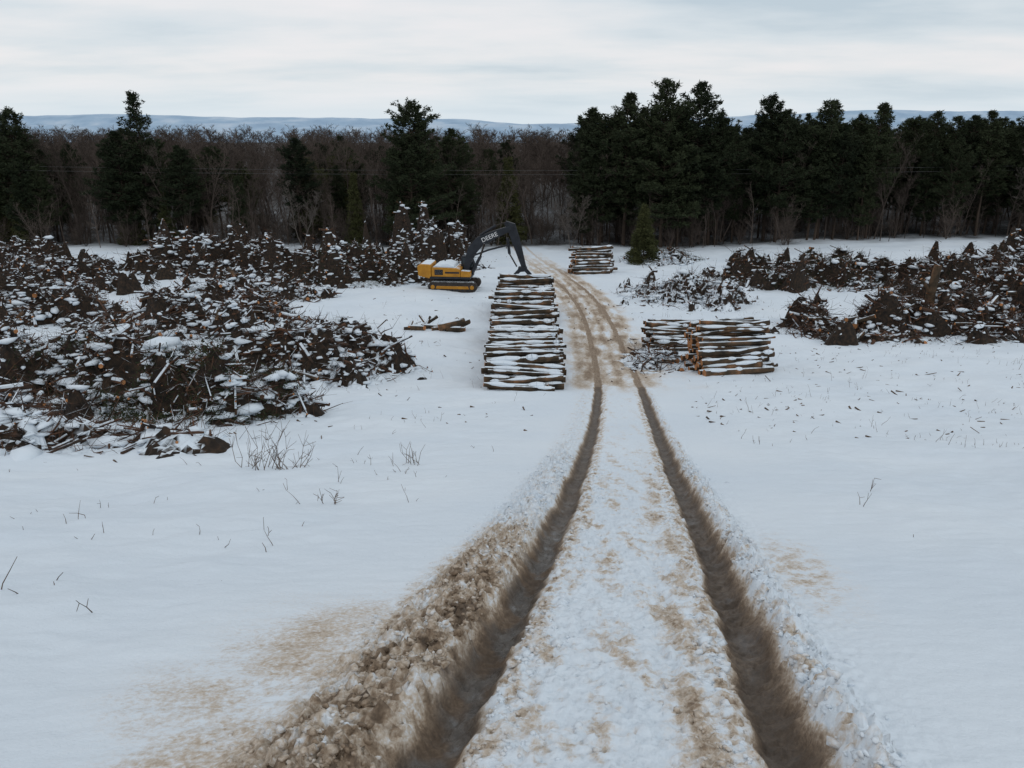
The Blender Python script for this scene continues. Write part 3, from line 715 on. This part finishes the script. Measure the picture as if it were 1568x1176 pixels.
ext('engine_house', [(-2.0, 1.42), (.75, 1.42), (.75, 2.1), (.3, 2.28), (-1.9, 2.32), (-2.0, 2.2)], -1.36, 1.36, M_YEL, ex, .06)
ext('counterweight', [(-3.3, 1.45), (-2.05, 1.18), (-2.05, 2.55), (-2.95, 2.6), (-3.4, 2.4)], -1.34, 1.34, M_YEL, ex, .1)
ext('side_grille', [(-1.7, 1.6), (-.9, 1.6), (-.9, 2.1), (-1.7, 2.1)], -1.385, -1.365, M_BLK, ex, 0)
ext('side_stripe', [(-.7, 1.75), (.65, 1.75), (.65, 1.9), (-.7, 1.9)], -1.383, -1.365, M_BLK, ex, 0)
for i in range(5): ext('grille_slat', [(-1.66, 1.66+i*.09), (-.94, 1.66+i*.09), (-.94, 1.69+i*.09), (-1.66, 1.69+i*.09)], -1.40, -1.386, M_TRK, ex, 0)
ext('front_tank', [(.78, 1.42), (1.7, 1.42), (1.7, 1.95), (.78, 2.0)], -1.36, -.5, M_YEL, ex, .05)
rod('exhaust', (-1.0, .5, 2.3), (-1.0, .5, 2.9), .07, M_BLK, ex)
ext('snow_on_house', [(-1.8, 2.32), (.2, 2.28), (.1, 2.5), (-.5, 2.7), (-1.2, 2.62), (-1.7, 2.48)], -1.2, 1.2, M_SNOW, ex, .1)
ext('snow_on_counterweight', [(-3.1, 2.55), (-2.1, 2.52), (-2.2, 2.62), (-2.9, 2.63)], -1.2, 1.2, M_SNOW, ex, .04)
cabp = [(.55, 1.42), (1.75, 1.42), (1.85, 2.2), (1.55, 3.1), (.62, 3.15), (.55, 2.9)]
ext('cab', cabp, .38, 1.34, M_BLK, ex, .05)
ext('cab_side_window', [(.7, 2.05), (1.68, 2.05), (1.72, 2.25), (1.48, 2.98), (.72, 3.0)], .36, .378, M_GLS, ex, 0)
ext('cab_side_window', [(.7, 2.05), (1.68, 2.05), (1.72, 2.25), (1.48, 2.98), (.72, 3.0)], 1.342, 1.36, M_GLS, ex, 0)
def strip(pts, ws):
    up = []; dn = []
    for i, (p, w_) in enumerate(zip(pts, ws)):
        a = pts[max(i-1, 0)]; c = pts[min(i+1, len(pts)-1)]; dx, dz = c[0]-a[0], c[1]-a[1]; l = math.hypot(dx, dz)
        nx, nz = -dz/l, dx/l; up.append((p[0]+nx*w_/2, p[1]+nz*w_/2)); dn.append((p[0]-nx*w_/2, p[1]-nz*w_/2))
    return dn+up[::-1]
ext('boom', strip([(1.1, 1.7), (1.35, 2.8), (1.75, 3.8), (2.5, 4.65), (3.9, 5.3), (5.6, 6.0)], [.4, .7, .95, .95, .75, .45]), -.28, .18, M_BLK, ex, .04)
ext('stick', strip([(4.9, 6.45), (5.45, 6.1), (5.9, 4.8), (6.7, 2.2)], [.3, .85, .8, .42]), -.24, .14, M_BLK, ex, .03)
for yy_ in (-.42, .32): rod('boom_cylinder', (1.75, yy_, 1.7), (2.5, yy_, 3.2), .13, M_BLK, ex); rod('boom_cylinder_rod', (2.5, yy_, 3.2), (2.95, yy_, 4.5), .06, M_TRK, ex)
rod('stick_cylinder', (2.5, -.05, 5.2), (4.0, -.05, 6.15), .12, M_BLK, ex); rod('stick_cylinder_rod', (4.0, -.05, 6.15), (4.95, -.05, 6.45), .055, M_TRK, ex)
rod('bucket_cylinder', (5.1, -.05, 5.0), (5.3, -.05, 3.5), .14, M_BLK, ex); rod('bucket_cylinder_rod', (5.3, -.05, 3.5), (6.0, -.05, 2.3), .07, M_TRK, ex)
rod('hydraulic_hose', (1.8, -.35, 3.3), (3.4, -.35, 3.9), .09, M_BLK, ex); rod('hydraulic_hose', (3.4, -.35, 3.9), (5.3, -.35, 4.4), .09, M_BLK, ex)
ext('grapple_head', [(6.15, 2.3), (6.95, 2.3), (7.0, 1.9), (6.1, 1.8)], -.35, .25, M_BLK, ex)
ext('grapple_tine', strip([(6.25, 1.95), (5.75, 1.4), (5.7, .8), (6.2, .35)], [.34, .34, .28, .1]), -.4, -.1, M_BLK, ex, .02)
ext('grapple_tine', strip([(6.25, 1.95), (5.75, 1.4), (5.7, .8), (6.2, .35)], [.34, .34, .28, .1]), .05, .35, M_BLK, ex, .02)
ext('grapple_thumb', strip([(6.85, 2.0), (7.4, 1.4), (7.4, .8), (6.9, .35)], [.34, .34, .28, .1]), -.15, .1, M_BLK, ex, .02)
tc = bpy.data.curves.new('boom_lettering', 'FONT'); tc.body = 'DEERE'; tc.size = .58; tc.extrude = .004; tc.materials.append(M_WHT)
to = bpy.data.objects.new('boom_lettering', tc); S.collection.objects.link(to); to.parent = ex
to.location = (2.75, -.29, 4.56); to.rotation_euler = (math.radians(90), math.radians(-24), 0)

# ------------------------------------------------------------ power line
def wires():
    P0 = []; P1 = []
    for dz in (0, .55):
        xs_ = np.linspace(-110, 110, 60); zz = CAMZ-6.4+dz+.00012*(xs_)**2
        for a in range(59): P0.append((xs_[a], 116.5+dz, zz[a])); P1.append((xs_[a+1], 116.5+dz, zz[a+1]))
    V, q = prisms(P0, P1, .012, .012, 5); make_obj('power_line', V, [q], [m_simple('wire', [(.3, .10), (.7, .14)], 1, .5, bs=0)], [0])
wires()

# ------------------------------------------------------------ world, sun, camera
W = bpy.data.worlds.new('World'); S.world = W; W.use_nodes = True; nt = W.node_tree
bg = nt.nodes['Background']; bg.inputs['Strength'].default_value = .1
sky = nd(nt, 'ShaderNodeTexSky'); sky.sky_type = 'NISHITA'; sky.sun_disc = False
SE, SR_ = math.radians(38), math.radians(150); sky.sun_elevation = SE; sky.sun_rotation = SR_
tcw = nd(nt, 'ShaderNodeTexCoord'); sep = nd(nt, 'ShaderNodeSeparateXYZ'); nt.links.new(tcw.outputs['Generated'], sep.inputs[0])
zz = math_(nt, 'ADD', math_(nt, 'MAXIMUM', sep.outputs['Z'], 0), .12)
cmb = nd(nt, 'ShaderNodeCombineXYZ')
nt.links.new(math_(nt, 'DIVIDE', sep.outputs['X'], zz), cmb.inputs[0]); nt.links.new(math_(nt, 'DIVIDE', sep.outputs['Y'], zz), cmb.inputs[1])
mp = nd(nt, 'ShaderNodeMapping'); nt.links.new(cmb.outputs[0], mp.inputs[0]); mp.inputs['Scale'].default_value = (.55, .85, 1); mp.inputs['Location'].default_value = (2.3, .4, 0)
mp.inputs['Rotation'].default_value = (0, 0, math.radians(9))
n1 = noise(nt, 1.0, 7, mp.outputs[0], .52)
n1 = math_(nt, 'ADD', n1, math_(nt, 'MULTIPLY', sep.outputs['X'], -.10))
cl = ramp(nt, n1, [(.30, (5.4, 6.3, 7.0)), (.43, (6.9, 7.5, 7.95)), (.55, (8.1, 8.2, 8.4)), (.68, (8.9, 8.6, 8.7))])
hz = nd(nt, 'ShaderNodeMapRange'); hz.inputs['From Min'].default_value = .0; hz.inputs['From Max'].default_value = .06
nt.links.new(sep.outputs['Z'], hz.inputs['Value'])
cl = mix(nt, hz.outputs[0], (7.1, 8.0, 8.7), cl)
fin = mix(nt, .94, sky.outputs[0], cl)
nt.links.new(fin, bg.inputs['Color'])
sl = bpy.data.lights.new('sun', 'SUN'); sl.energy = .5; sl.angle = math.radians(20); sl.color = (1, .97, .93)
so = bpy.data.objects.new('sun', sl); S.collection.objects.link(so)
dv = Vector((math.sin(SR_)*math.cos(SE), math.cos(SR_)*math.cos(SE), math.sin(SE)))
so.rotation_euler = dv.to_track_quat('Z', 'Y').to_euler(); so.location = (0, -10, 40)

cam = bpy.data.cameras.new('camera'); co = bpy.data.objects.new('camera', cam); S.collection.objects.link(co)
cam.sensor_width = 36; cam.lens = 36*1200/1568; cam.clip_end = 40000; cam.clip_start = .05
co.location = (0, 0, CAMZ); co.rotation_euler = (math.radians(90-18.1), 0, 0)
S.camera = co
S.view_settings.view_transform = 'Standard'; S.view_settings.look = 'None'; S.view_settings.exposure = 0
print('done')
